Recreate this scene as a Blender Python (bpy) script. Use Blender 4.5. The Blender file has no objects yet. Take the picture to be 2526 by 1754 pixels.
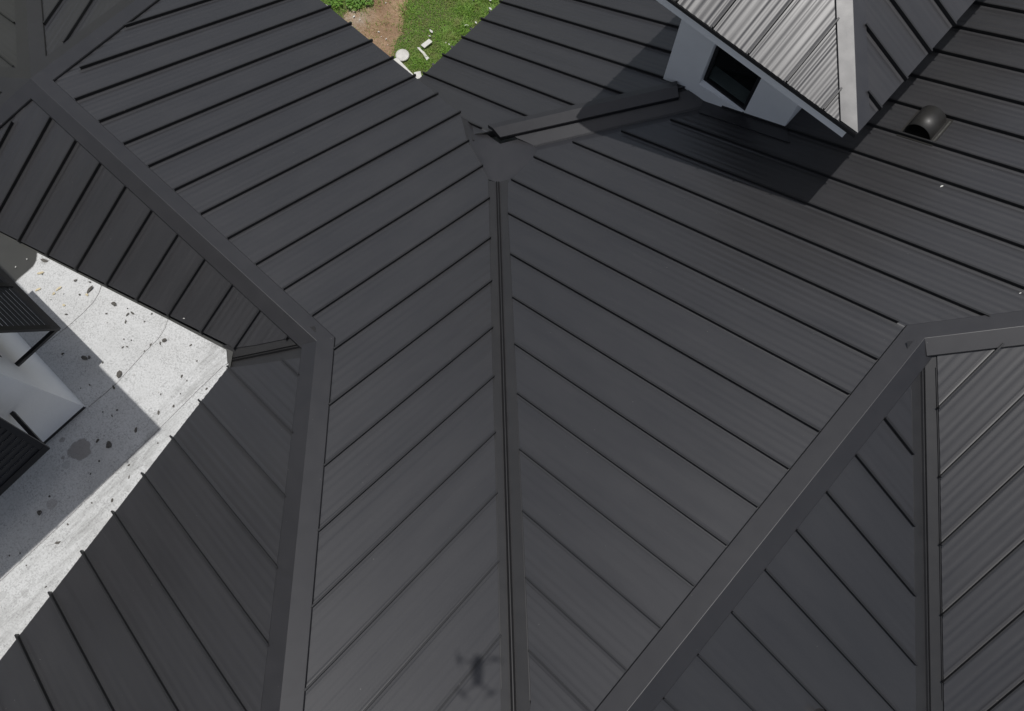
import bpy, math, random
import numpy as np
from mathutils import Vector, Matrix

random.seed(7); np.random.seed(7)
SC = bpy.context.scene
COL = SC.collection
R = math.radians

# ------------------------------------------------------------------ camera, sky, sun, exposure
K = 1.24                    # metres per calibration unit (16 inch roof panels)
HC = 13.1                   # camera height above the lawn
M = np.array([[0.7432038826, 0.6690573434, 0.0032031608],
              [0.6464172450, -0.7168032099, -0.2614151940],
              [-0.1726057193, 0.1963553655, -0.9652211333]])   # world -> camera (right, down, forward)
W, H, F = 2526.0, 1754.0, 1995.104
SUN = np.array([-.0371, .0950, .9948]); SUN /= np.linalg.norm(SUN)

cam = bpy.data.cameras.new('camera'); cam.sensor_width = 36; cam.lens = 36 * F / W
cam.clip_start = .3; cam.clip_end = 2000
co = bpy.data.objects.new('camera', cam); COL.objects.link(co)
Rb = (np.diag([1, -1, -1]) @ M).T
co.matrix_world = Matrix([[*Rb[0], 0], [*Rb[1], 0], [*Rb[2], HC], [0, 0, 0, 1]])
SC.camera = co

wd = bpy.data.worlds.new('World'); SC.world = wd; wd.use_nodes = True
wt = wd.node_tree; bg = wt.nodes['Background']
sky = wt.nodes.new('ShaderNodeTexSky'); sky.sky_type = 'NISHITA'; sky.sun_disc = False
sky.sun_elevation = math.asin(SUN[2]); sky.sun_rotation = math.atan2(SUN[0], SUN[1])
sky.air_density = 1.0; sky.dust_density = 3.0; sky.ozone_density = 1.0
hs = wt.nodes.new('ShaderNodeHueSaturation'); hs.inputs['Saturation'].default_value = .62      # hazy, half-clouded summer sky
wt.links.new(sky.outputs[0], hs.inputs['Color']); wt.links.new(hs.outputs[0], bg.inputs[0]); bg.inputs[1].default_value = .08

sl = bpy.data.lights.new('sun', 'SUN'); sl.energy = 3.3; sl.angle = R(.5); sl.color = (1, .98, .955)
so = bpy.data.objects.new('sun', sl); COL.objects.link(so); so.location = (0, 0, 40)
so.rotation_euler = Vector(SUN).to_track_quat('Z', 'Y').to_euler()

vs = SC.view_settings; vs.view_transform = 'Standard'; vs.look = 'None'; vs.exposure = 0; vs.gamma = 1
vs.use_curve_mapping = False

# ------------------------------------------------------------------ pixel -> place helpers
CXS = [0, 632, 1264, 1896]; RYS = [0, 440, 880, 1314]; CK = .27574
def S(c, r, x, y): return (CXS[c] + x * CK, RYS[r] + y * CK)
def C3(x, y): return (1100 + x * .17399, 240 + y * .17399)
def C5(x, y): return (780 + x * .2001, y * .2001)
def ray(q): return M.T @ np.array([(q[0] - W / 2) / F, (q[1] - H / 2) / F, 1.])
def hit(q, pl):             # where the line of sight meets a plane z = a x + b y + c
    d = ray(q); a, b, c = pl; t = (c - HC) / (d[2] - a * d[0] - b * d[1]); return np.array([d[0] * t, d[1] * t, d[2] * t + HC])
def pl_(a, b, c): return (a, b, c * K + HC)
def pt(u, w, z): return np.array([u * K, w * K, z * K + HC])
def zat(pl, x, y): return pl[0] * x + pl[1] * y + pl[2]
def on(pl, u, w): return np.array([u * K, w * K, zat(pl, u * K, w * K)])

# ------------------------------------------------------------------ materials
def new_mat(name):
    m = bpy.data.materials.new(name); m.use_nodes = True
    return m, m.node_tree, m.node_tree.nodes['Principled BSDF']
def N(nt, typ, **kw):
    n = nt.nodes.new(typ)
    for k, v in kw.items():
        if k in n.inputs: n.inputs[k].default_value = v
        else: setattr(n, k, v)
    return n
def ramp(nt, src, pts):
    r = nt.nodes.new('ShaderNodeValToRGB'); e = r.color_ramp.elements
    while len(e) < len(pts): e.new(.5)
    for el, (p, c) in zip(e, pts):
        el.position = p; el.color = (c, c, c, 1) if isinstance(c, (int, float)) else (*c, 1)
    nt.links.new(src, r.inputs[0]); return r.outputs[0]
def mix(nt, fac, a, b, typ='MIX'):
    m = nt.nodes.new('ShaderNodeMix'); m.data_type = 'RGBA'; m.blend_type = typ
    for sock, v in ((m.inputs[0], fac), (m.inputs[6], a), (m.inputs[7], b)):
        if hasattr(v, 'is_output'): nt.links.new(v, sock)
        elif isinstance(v, (int, float)): sock.default_value = v
        else: sock.default_value = (*v, 1)
    return m.outputs[2]
def bump(nt, b, h, strength, dist):
    n = nt.nodes.new('ShaderNodeBump'); n.inputs['Strength'].default_value = strength; n.inputs['Distance'].default_value = dist
    nt.links.new(h, n.inputs['Height']); nt.links.new(n.outputs[0], b.inputs['Normal']); return n

def paint_mat(name, col, rough, spec, uvmap, wave=.0016, wscale=2.2, coat=.3):
    m, nt, b = new_mat(name)
    tc = N(nt, 'ShaderNodeTexCoord'); mp = N(nt, 'ShaderNodeMapping')
    nt.links.new(tc.outputs['UV' if uvmap else 'Object'], mp.inputs[0])
    mp.inputs['Scale'].default_value = (1, .16, 1) if uvmap else (1, 1, 1)
    geo = N(nt, 'ShaderNodeNewGeometry')
    n1 = N(nt, 'ShaderNodeTexNoise', Scale=7.0, Detail=4.0, Roughness=.6); nt.links.new(mp.outputs[0], n1.inputs['Vector'])
    n2 = N(nt, 'ShaderNodeTexNoise', Scale=1.1, Detail=3.0); nt.links.new(geo.outputs['Position'], n2.inputs['Vector'])
    v1 = ramp(nt, n1.outputs[0], [(.3, .95), (.7, 1.06)])
    v2 = ramp(nt, n2.outputs[0], [(.3, .96), (.7, 1.04)])
    c = mix(nt, 1.0, v1, v2, 'MULTIPLY'); c = mix(nt, 1.0, c, col, 'MULTIPLY')
    # dust specks
    vo = N(nt, 'ShaderNodeTexVoronoi', Scale=11.0); nt.links.new(geo.outputs['Position'], vo.inputs['Vector'])
    sp = ramp(nt, vo.outputs['Distance'], [(.022, 1.0), (.045, 0.0)])
    wn = N(nt, 'ShaderNodeSeparateColor'); nt.links.new(vo.outputs['Color'], wn.inputs[0])
    sel = ramp(nt, wn.outputs[0], [(.72, 0.0), (.95, .75)])
    f = mix(nt, 1.0, sp, sel, 'MULTIPLY')
    # faint wash of dust in patches
    n3 = N(nt, 'ShaderNodeTexNoise', Scale=.7, Detail=6.0, Roughness=.65); nt.links.new(geo.outputs['Position'], n3.inputs['Vector'])
    dust = ramp(nt, n3.outputs[0], [(.48, 0.0), (.8, .03)])
    c = mix(nt, dust, c, (.16, .155, .145))
    c = mix(nt, f, c, (.22, .22, .2))
    nt.links.new(c, b.inputs['Base Color'])
    rr = ramp(nt, n1.outputs[0], [(.25, rough - .04), (.75, rough + .05)]); nt.links.new(rr, b.inputs['Roughness'])
    b.inputs['Specular IOR Level'].default_value = spec
    b.inputs['Coat Weight'].default_value = coat; b.inputs['Coat Roughness'].default_value = .22; b.inputs['Coat IOR'].default_value = 1.5
    nb = N(nt, 'ShaderNodeTexNoise', Scale=wscale, Detail=2.0); nt.links.new(mp.outputs[0], nb.inputs['Vector'])
    bump(nt, b, nb.outputs[0], 1.0, wave)
    return m

CH = (.0148, .0145, .0164)
m_panel = paint_mat('charcoal_panel_paint', CH, .50, .78, True, .004, 2.6, .32)
m_gloss = paint_mat('sunlit_panel_paint', CH, .46, .8, True, .014, 3.2, .5)
m_trim = paint_mat('charcoal_trim_paint', (.0125, .0121, .0140), .50, .66, False, .0035, 1.6, .22)
m_dent = paint_mat('dented_trim_paint', CH, .45, .8, False, .012, 2.2, .5)
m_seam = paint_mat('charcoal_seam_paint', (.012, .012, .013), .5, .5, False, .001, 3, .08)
m_olive = paint_mat('weathered_flashing_paint', (.0135, .0132, .0138), .52, .6, False, .004, 2.0, .15)

def simple(name, col, rough=.6, spec=.5, nscale=8, amt=.12, bmp=0, metallic=0):
    m, nt, b = new_mat(name)
    g = N(nt, 'ShaderNodeNewGeometry')
    n = N(nt, 'ShaderNodeTexNoise', Scale=float(nscale), Detail=5.0, Roughness=.6); nt.links.new(g.outputs['Position'], n.inputs['Vector'])
    v = ramp(nt, n.outputs[0], [(.3, 1 - amt), (.7, 1 + amt)])
    nt.links.new(mix(nt, 1.0, v, col, 'MULTIPLY'), b.inputs['Base Color'])
    b.inputs['Roughness'].default_value = rough; b.inputs['Specular IOR Level'].default_value = spec; b.inputs['Metallic'].default_value = metallic
    if bmp:
        n2 = N(nt, 'ShaderNodeTexNoise', Scale=nscale * 12.0, Detail=3.0); nt.links.new(g.outputs['Position'], n2.inputs['Vector'])
        bump(nt, b, n2.outputs[0], .6, bmp)
    return m
m_deck = simple('dark_underlay', (.015, .015, .016), .8)
m_stucco = simple('white_stucco', (.83, .84, .84), .85, .3, 3, .03, .002)
m_black = simple('black_aluminium', (.011, .011, .012), .42, .5, 5, .1)
m_slat = simple('black_louver', (.02, .021, .024), .5, .5, 5, .1)
m_inner = simple('dark_room', (.01, .011, .011), .9)
m_green = simple('window_sill_inside', (.4, .5, .47), .7)
m_dirt = simple('dark_dry_clod', (.10, .094, .085), .95, .2, 60, .4, .003)
m_pale = simple('pale_grit', (.5, .5, .47), .8, .3, 40, .1)
m_straw = simple('tan_leaf', (.52, .45, .30), .8, .3, 40, .2)
m_white = simple('weathered_white_plastic', (.5, .49, .46), .6, .4, 14, .16, .001)
m_house = simple('white_house_wall', (.6, .6, .58), .85, .3, 2, .05)
m_drone = simple('grey_drone_shell', (.18, .18, .19), .45, .5, 20, .05)
m_rotor = simple('black_rotor', (.02, .02, .02), .4, .5)
m_vent = paint_mat('vent_hood_paint', (.016, .015, .0135), .5, .55, False, .003, 5, .04)
m_sealant = simple('old_sealant', (.05, .05, .045), .8, .3, 60, .4)

m_glass, nt, b = new_mat('dark_window_glass')
b.inputs['Base Color'].default_value = (.01, .012, .012, 1); b.inputs['Roughness'].default_value = .05
b.inputs['Alpha'].default_value = .35; b.inputs['IOR'].default_value = 1.45

# white membrane with grime, specks, scuffs and one brown puddle stain
m_mem, nt, b = new_mat('white_roof_membrane')
g = N(nt, 'ShaderNodeNewGeometry'); P = g.outputs['Position']
def noise(scale, detail=5., rough=.6, vec=P, dist=0.):
    n = N(nt, 'ShaderNodeTexNoise', Scale=float(scale), Detail=detail, Roughness=rough, Distortion=dist); nt.links.new(vec, n.inputs['Vector']); return n.outputs[0]
c = mix(nt, ramp(nt, noise(2.2, 6), [(.42, 0.), (.72, .5)]), (.53, .535, .53), (.44, .44, .43))
c = mix(nt, ramp(nt, noise(1.6, 5), [(.5, 0.), (.7, .45)]), c, (.36, .36, .35))
grit = mix(nt, 1.0, ramp(nt, noise(58, 6, .85), [(.475, 0.), (.63, 1.)]), ramp(nt, noise(5, 5, .7), [(.30, .3), (.60, 1.)]), 'MULTIPLY')
c = mix(nt, grit, c, (.225, .225, .22))
c = mix(nt, ramp(nt, noise(42, 5, .7, dist=1.5), [(.62, 0.), (.70, .8)]), c, (.15, .148, .14))
mp = N(nt, 'ShaderNodeMapping'); nt.links.new(P, mp.inputs[0]); mp.inputs['Rotation'].default_value = (0, 0, R(12)); mp.inputs['Scale'].default_value = (14, 2.2, 1)
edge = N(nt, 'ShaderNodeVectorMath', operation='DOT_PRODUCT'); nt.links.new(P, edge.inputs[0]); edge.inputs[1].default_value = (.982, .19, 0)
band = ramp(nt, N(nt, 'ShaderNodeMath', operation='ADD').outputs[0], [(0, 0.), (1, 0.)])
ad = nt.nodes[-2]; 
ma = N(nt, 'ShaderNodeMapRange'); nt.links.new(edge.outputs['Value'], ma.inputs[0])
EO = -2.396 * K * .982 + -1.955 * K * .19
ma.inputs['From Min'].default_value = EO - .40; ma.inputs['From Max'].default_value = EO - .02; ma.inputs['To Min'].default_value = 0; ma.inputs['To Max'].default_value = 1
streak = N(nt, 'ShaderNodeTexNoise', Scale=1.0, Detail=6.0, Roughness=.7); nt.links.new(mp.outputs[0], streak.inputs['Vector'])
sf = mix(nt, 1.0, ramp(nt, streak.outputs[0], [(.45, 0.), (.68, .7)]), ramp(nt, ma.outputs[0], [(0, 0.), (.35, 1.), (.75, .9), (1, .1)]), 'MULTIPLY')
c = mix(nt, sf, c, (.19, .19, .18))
FL = pl_(0.14408, -.06158, -5.84677)
def blob(center, rad, colr, f):
    global c
    d = N(nt, 'ShaderNodeVectorMath', operation='DISTANCE'); nt.links.new(P, d.inputs[0]); d.inputs[1].default_value = tuple(center)
    a = N(nt, 'ShaderNodeMath', operation='MULTIPLY_ADD'); nt.links.new(noise(1.1 / rad, 4, .65), a.inputs[0]); a.inputs[1].default_value = rad * 1.1; nt.links.new(d.outputs['Value'], a.inputs[2])
    mr = N(nt, 'ShaderNodeMapRange'); nt.links.new(a.outputs[0], mr.inputs[0]); mr.inputs['From Min'].default_value = rad * 1.5; mr.inputs['From Max'].default_value = rad * 1.62
    mr.inputs['To Min'].default_value = f; mr.inputs['To Max'].default_value = 0
    c = mix(nt, mr.outputs[0], c, colr)
blob(hit(S(0, 2, 722, 835), FL), .105, (.20, .185, .175), .75)
blob(hit(S(0, 2, 565, 748), FL), .03, (.2, .185, .175), .6)
blob(hit(S(0, 2, 570, 905), FL), .022, (.2, .185, .175), .6)
blob(hit(S(0, 2, 470, 1320), FL), .05, (.24, .22, .21), .4)
for q in ((0, 1, 400, 745), (0, 2, 600, 970), (0, 3, 35, 560), (0, 3, 230, 540), (0, 2, 1340, 960), (0, 2, 1150, 1180)): blob(hit(S(*q), FL), .04, (.25, .25, .24), .35)
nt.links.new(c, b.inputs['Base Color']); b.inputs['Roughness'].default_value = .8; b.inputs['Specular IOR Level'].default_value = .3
bump(nt, b, noise(40, 4), .4, .004)

# dark dirty metal pan
m_pan = paint_mat('dirty_dark_pan', (.026, .026, .022), .55, .6, False, .004, 3)

# ground
m_ground, nt, b = new_mat('lawn_soil')
g = N(nt, 'ShaderNodeNewGeometry'); P = g.outputs['Position']
lawn = mix(nt, ramp(nt, noise(9, 6, .7), [(.35, 0.), (.7, 1.)]), (.03, .045, .014), (.10, .09, .045))
nt.links.new(lawn, b.inputs['Base Color']); b.inputs['Roughness'].default_value = .95
bump(nt, b, noise(30, 6, .7), .8, .02)
m_soil, nt, b = new_mat('bare_soil')
g = N(nt, 'ShaderNodeNewGeometry'); P = g.outputs['Position']
soil = mix(nt, ramp(nt, noise(3, 6), [(.35, 0.), (.7, 1.)]), (.21, .132, .078), (.40, .275, .175))
soil = mix(nt, ramp(nt, noise(45, 5, .75), [(.5, 0.), (.68, .8)]), soil, (.13, .08, .046))
soil = mix(nt, ramp(nt, noise(70, 4, .7), [(.58, 0.), (.7, .8)]), soil, (.42, .34, .25))
pale = N(nt, 'ShaderNodeVectorMath', operation='DISTANCE'); nt.links.new(P, pale.inputs[0]); pale.inputs[1].default_value = tuple(hit(C5(470, 215), (0, 0, 0)))
pm = N(nt, 'ShaderNodeMapRange'); nt.links.new(pale.outputs['Value'], pm.inputs[0]); pm.inputs['From Min'].default_value = .1; pm.inputs['From Max'].default_value = .45; pm.inputs['To Min'].default_value = .8; pm.inputs['To Max'].default_value = 0
soil = mix(nt, mix(nt, 1.0, pm.outputs[0], ramp(nt, noise(14, 5, .7), [(.35, 0.), (.6, 1.)]), 'MULTIPLY'), soil, (.36, .31, .25))
nt.links.new(soil, b.inputs['Base Color']); b.inputs['Roughness'].default_value = .95
bump(nt, b, noise(35, 6, .7), 1.0, .03)

def leaf_mat(name, c1, c2):
    m, nt, b = new_mat(name)
    g = N(nt, 'ShaderNodeNewGeometry')
    r = ramp(nt, g.outputs['Random Per Island'], [(0, c1), (1, c2)])
    n = N(nt, 'ShaderNodeTexNoise', Scale=3.6, Detail=6.0, Roughness=.65); nt.links.new(g.outputs['Position'], n.inputs['Vector'])
    dry = ramp(nt, n.outputs[0], [(.49, 0.), (.66, .6)])
    nt.links.new(mix(nt, dry, r, (.26, .22, .10)) if name == 'grass_blade' else r, b.inputs['Base Color'])
    b.inputs['Roughness'].default_value = .55; b.inputs['Specular IOR Level'].default_value = .35
    tr = N(nt, 'ShaderNodeBsdfTranslucent'); tr.inputs[0].default_value = (c2[0] * 1.2, c2[1] * 1.2, c2[2], 1)
    mx = N(nt, 'ShaderNodeMixShader'); mx.inputs[0].default_value = .3
    nt.links.new(b.outputs[0], mx.inputs[1]); nt.links.new(tr.outputs[0], mx.inputs[2]); nt.links.new(mx.outputs[0], nt.nodes['Material Output'].inputs[0])
    return m
m_grass = leaf_mat('grass_blade', (.055, .14, .014), (.27, .44, .075))
m_weed = leaf_mat('weed_leaf', (.07, .17, .02), (.16, .29, .045))
m_dry = leaf_mat('dry_straw', (.20, .11, .045), (.42, .28, .15))

# ------------------------------------------------------------------ mesh helpers
def mk(name, V, Fc, mat, parent=None, smooth=False, uv=None):
    me = bpy.data.meshes.new(name); me.from_pydata([tuple(map(float, v)) for v in V], [], Fc); me.update()
    if uv is not None:
        lay = me.uv_layers.new(name='UVMap')
        for lp in me.loops: lay.data[lp.index].uv = uv[lp.vertex_index]
    if smooth: me.polygons.foreach_set('use_smooth', [True] * len(me.polygons))
    me.materials.append(mat)
    o = bpy.data.objects.new(name, me); COL.objects.link(o)
    if parent: o.parent = parent
    return o
def tag(o, label=None, cat=None, group=None, kind=None):
    for k, v in (('label', label), ('category', cat), ('group', group), ('kind', kind)):
        if v: o[k] = v
    return o
def empty(name, loc, label, cat, group=None):
    o = bpy.data.objects.new(name, None); COL.objects.link(o); o.location = loc; o.empty_display_size = .2
    return tag(o, label, cat, group)
class MB:
    def __init__(s): s.V = []; s.F = []
    def add(s, V, Fc):
        n = len(s.V); s.V += [tuple(map(float, v)) for v in V]; s.F += [tuple(i + n for i in f) for f in Fc]
    def box(s, c, ax, ay, az):      # centre and three half-axis vectors
        c, ax, ay, az = map(np.array, (c, ax, ay, az))
        V = [c + i * ax + j * ay + k * az for k in (-1, 1) for j in (-1, 1) for i in (-1, 1)]
        s.add(V, [(0, 2, 3, 1), (4, 5, 7, 6), (0, 1, 5, 4), (2, 6, 7, 3), (0, 4, 6, 2), (1, 3, 7, 5)])
    def bar(s, p, q, wx, wy, up=(0, 0, 1)):
        p, q = np.array(p, float), np.array(q, float); d = q - p; L = np.linalg.norm(d); d /= L
        x = np.cross(d, up); x /= np.linalg.norm(x); y = np.cross(x, d)
        s.box((p + q) / 2, d * L / 2, x * wx / 2, y * wy / 2)
    def prism(s, poly, dz):         # planar polygon (list of 3D points) given thickness downwards
        n = len(poly); V = list(poly) + [np.array(p) - np.array((0, 0, dz)) for p in poly]
        s.add(V, [tuple(range(n)), tuple(range(2 * n - 1, n - 1, -1))] + [(i + n, (i + 1) % n + n, (i + 1) % n, i) for i in range(n)])
    def lathe(s, c, prof, n=24, axis=(0, 0, 1), ang=2 * math.pi):
        c = np.array(c); az = np.array(axis, float); az /= np.linalg.norm(az)
        ax = np.cross(az, (1, 0, 0) if abs(az[0]) < .9 else (0, 1, 0)); ax /= np.linalg.norm(ax); ay = np.cross(az, ax)
        V = [c + az * z + r * (ax * math.cos(ang * i / n) + ay * math.sin(ang * i / n)) for r, z in prof for i in range(n)]
        Fc = [(k * n + i, k * n + (i + 1) % n, (k + 1) * n + (i + 1) % n, (k + 1) * n + i) for k in range(len(prof) - 1) for i in range(n)]
        s.add(V, Fc)
    def build(s, name, mat, parent=None, smooth=False): return mk(name, s.V, s.F, mat, parent, smooth)
def ccw(poly):
    a = sum(p[0] * q[1] - q[0] * p[1] for p, q in zip(poly, poly[1:] + poly[:1])); return poly if a > 0 else poly[::-1]

# ------------------------------------------------------------------ ground
gs = 160
gr = mk('ground', [(-gs, -gs, 0), (gs, -gs, 0), (gs, gs, 0), (-gs, gs, 0)], [(0, 1, 2, 3)], m_ground); tag(gr, kind='structure')

# ------------------------------------------------------------------ the house
house = empty('house', (0, 0, 0), 'white house under a charcoal standing seam metal roof of many slopes', 'house')

s0, s1, s2, s3, s4, s5 = .49082, .49310, .48885, .51612, .51146, .52730
P1 = pl_(0, -s1, -5.854056); P2 = pl_(s2, 0, -4.899402); P0 = pl_(0, s0, -6.145268)
P3 = pl_(s3, 0, -5.854619); P4 = pl_(-s4, 0, -4.767255); P5 = pl_(0, s5, -6.910113); P7 = pl_(.516, 0, -5.72)
B = pt(-2.2514, .29597, -6.0); C = pt(1.05819, 3.03742, -5.30847)
A = np.array([-5.67 * K, B[1], B[2]])

HP = .022 * 1.12            # panel surface above the deck
def profile(x, wd, amp, rv):          # low relief across a pan: raised shoulders by the seams, shallow stripes between
    if x < .024 or x > wd - .024: return .004
    if x < .032: return .004 * (.032 - x) / .008
    if x > wd - .032: return .004 * (x - wd + .032) / .008
    a = (x - .032) / (wd - .064)
    i = min(4, int(a * 5)); f = a * 5 - i; pk = rv[i]                     # each stripe a little different
    f = f / (2 * pk) if f < pk else .5 + (f - pk) / (2 * (1 - pk))
    c_ = math.cos(f * 2 * math.pi); return amp * rv[5 + i] * (.5 - .5 * c_ * (1.5 - .5 * c_ * c_))
def slope(pl, O, e, dv, seams, lo, hi, t0, t1, parent=house, tail_lo=0., tail_hi=0., deck=.13, label=None, name='roof_slope', seam_h=.051, trim_lo=None, trim_hi=None, amp=.0020, pmat=None):
    """One roof slope: seams run along dv, t counts across (along e); lo/hi give each end as polylines in t."""
    O = np.array(O, float)[:2]; e = np.array(e, float); dv = np.array(dv, float)
    lt, lv = zip(*lo); ht, hv = zip(*hi)
    fl = lambda t: float(np.interp(t, lt, lv)); fh = lambda t: float(np.interp(t, ht, hv))
    def P(t, s, h=0.):
        q = O + e * t + dv * s; return np.array([q[0], q[1], zat(pl, *q) + h])
    ts = sorted({t0, t1, *[t for t in lt + ht if t0 < t < t1]})
    poly = [P(t, fl(t)) for t in ts] + [P(t, fh(t)) for t in reversed(ts) if fh(t) - fl(t) > 1e-4]
    mb = MB(); mb.prism(ccw(poly), deck); part = mb.build(name, m_deck, parent)
    if label: part['label'] = label
    sp = float(np.median(np.diff(seams))) if len(seams) > 1 else .4
    ed = [t0] + [s for s in seams if t0 + .01 < s < t1 - .01] + [t1]
    for i, (a, b_) in enumerate(zip(ed[:-1], ed[1:])):
        wdt = b_ - a; rv = [random.uniform(.3, .7) for _ in range(5)] + [random.uniform(.35, 1.3) for _ in range(5)]
        x0 = 0. if a in seams or b_ not in seams else sp - wdt     # offset within a full pan
        full = wdt if (a in seams and b_ in seams) else max(sp, wdt)
        xs = [0, .024, .032] + [.032 + (full - .064) * j / 40 for j in range(1, 40)] + [full - .032, full - .024, full]
        xx = sorted({round(x - x0, 5) for x in xs if 0 <= x - x0 <= wdt} | {0., wdt} | {t - a for t in lt + ht if a < t < b_})
        cols = []
        for x in xx:
            t = a + x; l, h_ = fl(t), fh(t)
            cols.append((t, l, h_, profile(x + x0, full, amp, rv)))
        out = []
        for j, cq in enumerate(cols):
            if j and (cols[j - 1][2] - cols[j - 1][1]) * (cq[2] - cq[1]) < 0:
                p = cols[j - 1]; g0, g1 = p[2] - p[1], cq[2] - cq[1]; f = g0 / (g0 - g1)
                t = p[0] + (cq[0] - p[0]) * f; out.append((t, fl(t), fl(t), p[3]))
            if cq[2] - cq[1] >= -1e-6: out.append(cq)
        if len(out) < 2: continue
        V = []; uv = []; ou, ov = random.random() * 50, random.random() * 50
        for t, l, h_, pr in out:
            z = HP + pr
            for s_, zz in ((l, .003), (l, z), (l, z), (h_, z), (h_, z), (h_, .003)):
                V.append(P(t, s_, zz)); uv.append((t - a + ou, s_ + ov))
        flip = e[0] * dv[1] - e[1] * dv[0] < 0
        Fc = []
        for j in range(len(out) - 1):
            for k in (0, 2, 4):
                f = (6 * j + k, 6 * j + 6 + k, 6 * j + 7 + k, 6 * j + 1 + k); Fc.append(f[::-1] if flip else f)
        mk('roof_panel', V, Fc, pmat or m_panel, part, True, uv)
    hh = seam_h
    prof = [(-.006, 0), (-.006, hh - .014), (-.009, hh - .013), (-.009, hh - .001), (-.007, hh), (.005, hh), (.007, hh - .001), (.007, hh - .013), (.005, hh - .014), (.005, 0)]
    for s in seams:
        if not (t0 < s < t1): continue
        l, h_ = fl(s) - tail_lo, fh(s) + tail_hi
        if trim_lo: l += trim_lo(s)
        if trim_hi: h_ -= trim_hi(s)
        if h_ - l < .02: continue
        if fh(s) - fl(s) < .03: continue
        n = len(prof); V = []; jit = random.uniform(-.0015, .0015)
        for s_ in (l, h_):
            V += [P(s + dx + jit, s_, HP - .004 + dz * 1.06) for dx, dz in prof]
        Fc = [(i, i + 1, n + i + 1, n + i) for i in range(n - 1)] + [tuple(range(n))[::-1], tuple(range(n, 2 * n))]
        mk('standing_seam', V, Fc, m_seam, part)
    return part

def ks(*v): return [x * K for x in v]
def kp(*v): return [(a * K, b_ * K) for a, b_ in v]

# slope P1: the big one left of the centre valley
def fwd(q, pl, ax):
    h = hit(q, pl); return (h[0], h[1]) if ax == 'u' else (h[1], h[0])
seam1 = ks(-6.54, -6.23, -5.92, -5.613, -5.304, -4.995, -4.686, -4.377, -4.06, -3.742, -3.423, -3.093, -2.778, -2.453, -2.117, -1.785, -1.452, -1.13, -.79, -.457, -.116, .218, .552, .886, 1.22)
EAVE1 = 3.04
SL = EAVE1 * K - A[1]
lo1 = [(A[0] - .41421 * SL, EAVE1 * K), (A[0], A[1]), (B[0], B[1]), (1.6 * K, B[1] - (1.6 * K - B[0]) * s2 / s1)]
cut1 = [fwd(C3(*q), P1, 'u') for q in ((215, 285), (290, 600), (330, 680), (500, 985), (595, 1170))] + [fwd(S(*q), P1, 'u') for q in ((1, 1, 2083, 300), (1, 1, 2110, 1596), (1, 2, 2140, 1000), (1, 3, 2185, 1400))]
hi1 = [(lo1[0][0], EAVE1 * K), (-3.405 * K, EAVE1 * K)] + cut1 + [(1.0 * K, -1.16 * K), (1.6 * K, -.9 * K)]
slope(P1, (0, 0), (1, 0), (0, 1), seam1, lo1, hi1, lo1[0][0], 1.6 * K, tail_hi=.022, trim_lo=lambda s: .45 if s < A[0] + .1 else .22 if s > B[0] else .155, label='charcoal slope between the long left ridge and the centre valley')

# slope P3: right of the valley, up to the ridge on the right
seam3 = ks(-1.6, -1.267, -.934, -.601, -.268, .065, .40, .739, 1.077, 1.404, 1.739, 2.075, 2.416, 2.745, 3.072, 3.395, 3.71, 4.02, 4.335, 4.641, 4.945, 5.266, 5.59, 5.905, 6.225, 6.54, 6.855, 7.17, 7.49)
cut3 = [fwd(S(*q), P3, 'w') for q in ((2, 3, 165, 1500), (2, 2, 95, 1500), (2, 2, 40, 300), (1, 1, 2275, 690), (1, 1, 2250, 250))] + [fwd(C3(*q), P3, 'w') for q in ((880, 1230), (1225, 895), (1300, 765), (2190, 570))]
lo3 = [(-1.12 * K, 1.055 * K)] + cut3 + kp((4.02, -1.615), (4.40, -1.25), (7.8, -1.25))
hi3 = kp((-1.12, 1.058), (3.037, 1.058)) + [(7.8 * K, (1.058 + (7.8 - 3.037) * s5 / s3) * K)]
slope(P3, (0, 0), (0, 1), (1, 0), seam3, lo3, hi3, -1.12 * K, 7.8 * K, trim_hi=lambda s: .17 if s < C[1] - .05 else .27 if s < C[1] + .25 else .19, label='broad charcoal slope in front of the dormer tower')

# slope P7 by the lawn
seam7 = ks(3.05, 3.386, 3.705, 4.021, 4.344, 4.661, 4.983, 5.30, 5.62, 5.94, 6.26, 6.58, 6.9, 7.22, 7.54)
lo7 = kp((2.75, -4.345), (7.8, -4.335))
hip7 = lambda w: -2.862 + (w - 3.22) * (1.051 / 1.018)
hi7 = kp((2.75, -3.40), (3.10, hip7(3.10)), (4.30, hip7(4.30)), (4.75, -1.3), (7.8, -1.3))
slope(P7, (0, 0), (0, 1), (1, 0), seam7, lo7, hi7, 2.75 * K, 7.8 * K, tail_lo=.02, trim_hi=lambda s: .10 if s < 4.3 * K else 0., label='charcoal slope rising from the grass to the dormer tower')

# slope P0 and P2 above the white flat roof
seam0 = ks(-7.2, -6.88, -6.56, -6.25, -5.94, -5.635, -5.32, -5.0, -4.69, -4.376, -4.058, -3.743, -3.425, -3.102, -2.785, -2.47)
e0 = lambda u: -.761 + (u + 5.0) * (.595 / 2.222)
lo0 = kp((-8.5, e0(-8.5)), (-2.79, -.170)) + [(a, b_) for a, b_ in (fwd(S(*q), P0, 'u') for q in ((1, 1, 0, 1497), (1, 1, 330, 1430)))] + [(B[0], B[1])]
hi0 = [(A[0] - .41421 * 3 * K, A[1] - 3 * K), (A[0], A[1]), (B[0], B[1])]
slope(P0, (0, 0), (1, 0), (0, 1), seam0, lo0, hi0, -6.13 * K, B[0], tail_lo=.02, trim_hi=lambda s: .45 if s < A[0] + .1 else .152, label='short charcoal slope above the white flat roof')
seam2 = ks(-3.9, -3.58, -3.255, -2.93, -2.605, -2.279, -1.949, -1.623, -1.297, -.972, -.64, -.31, .02)
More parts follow.
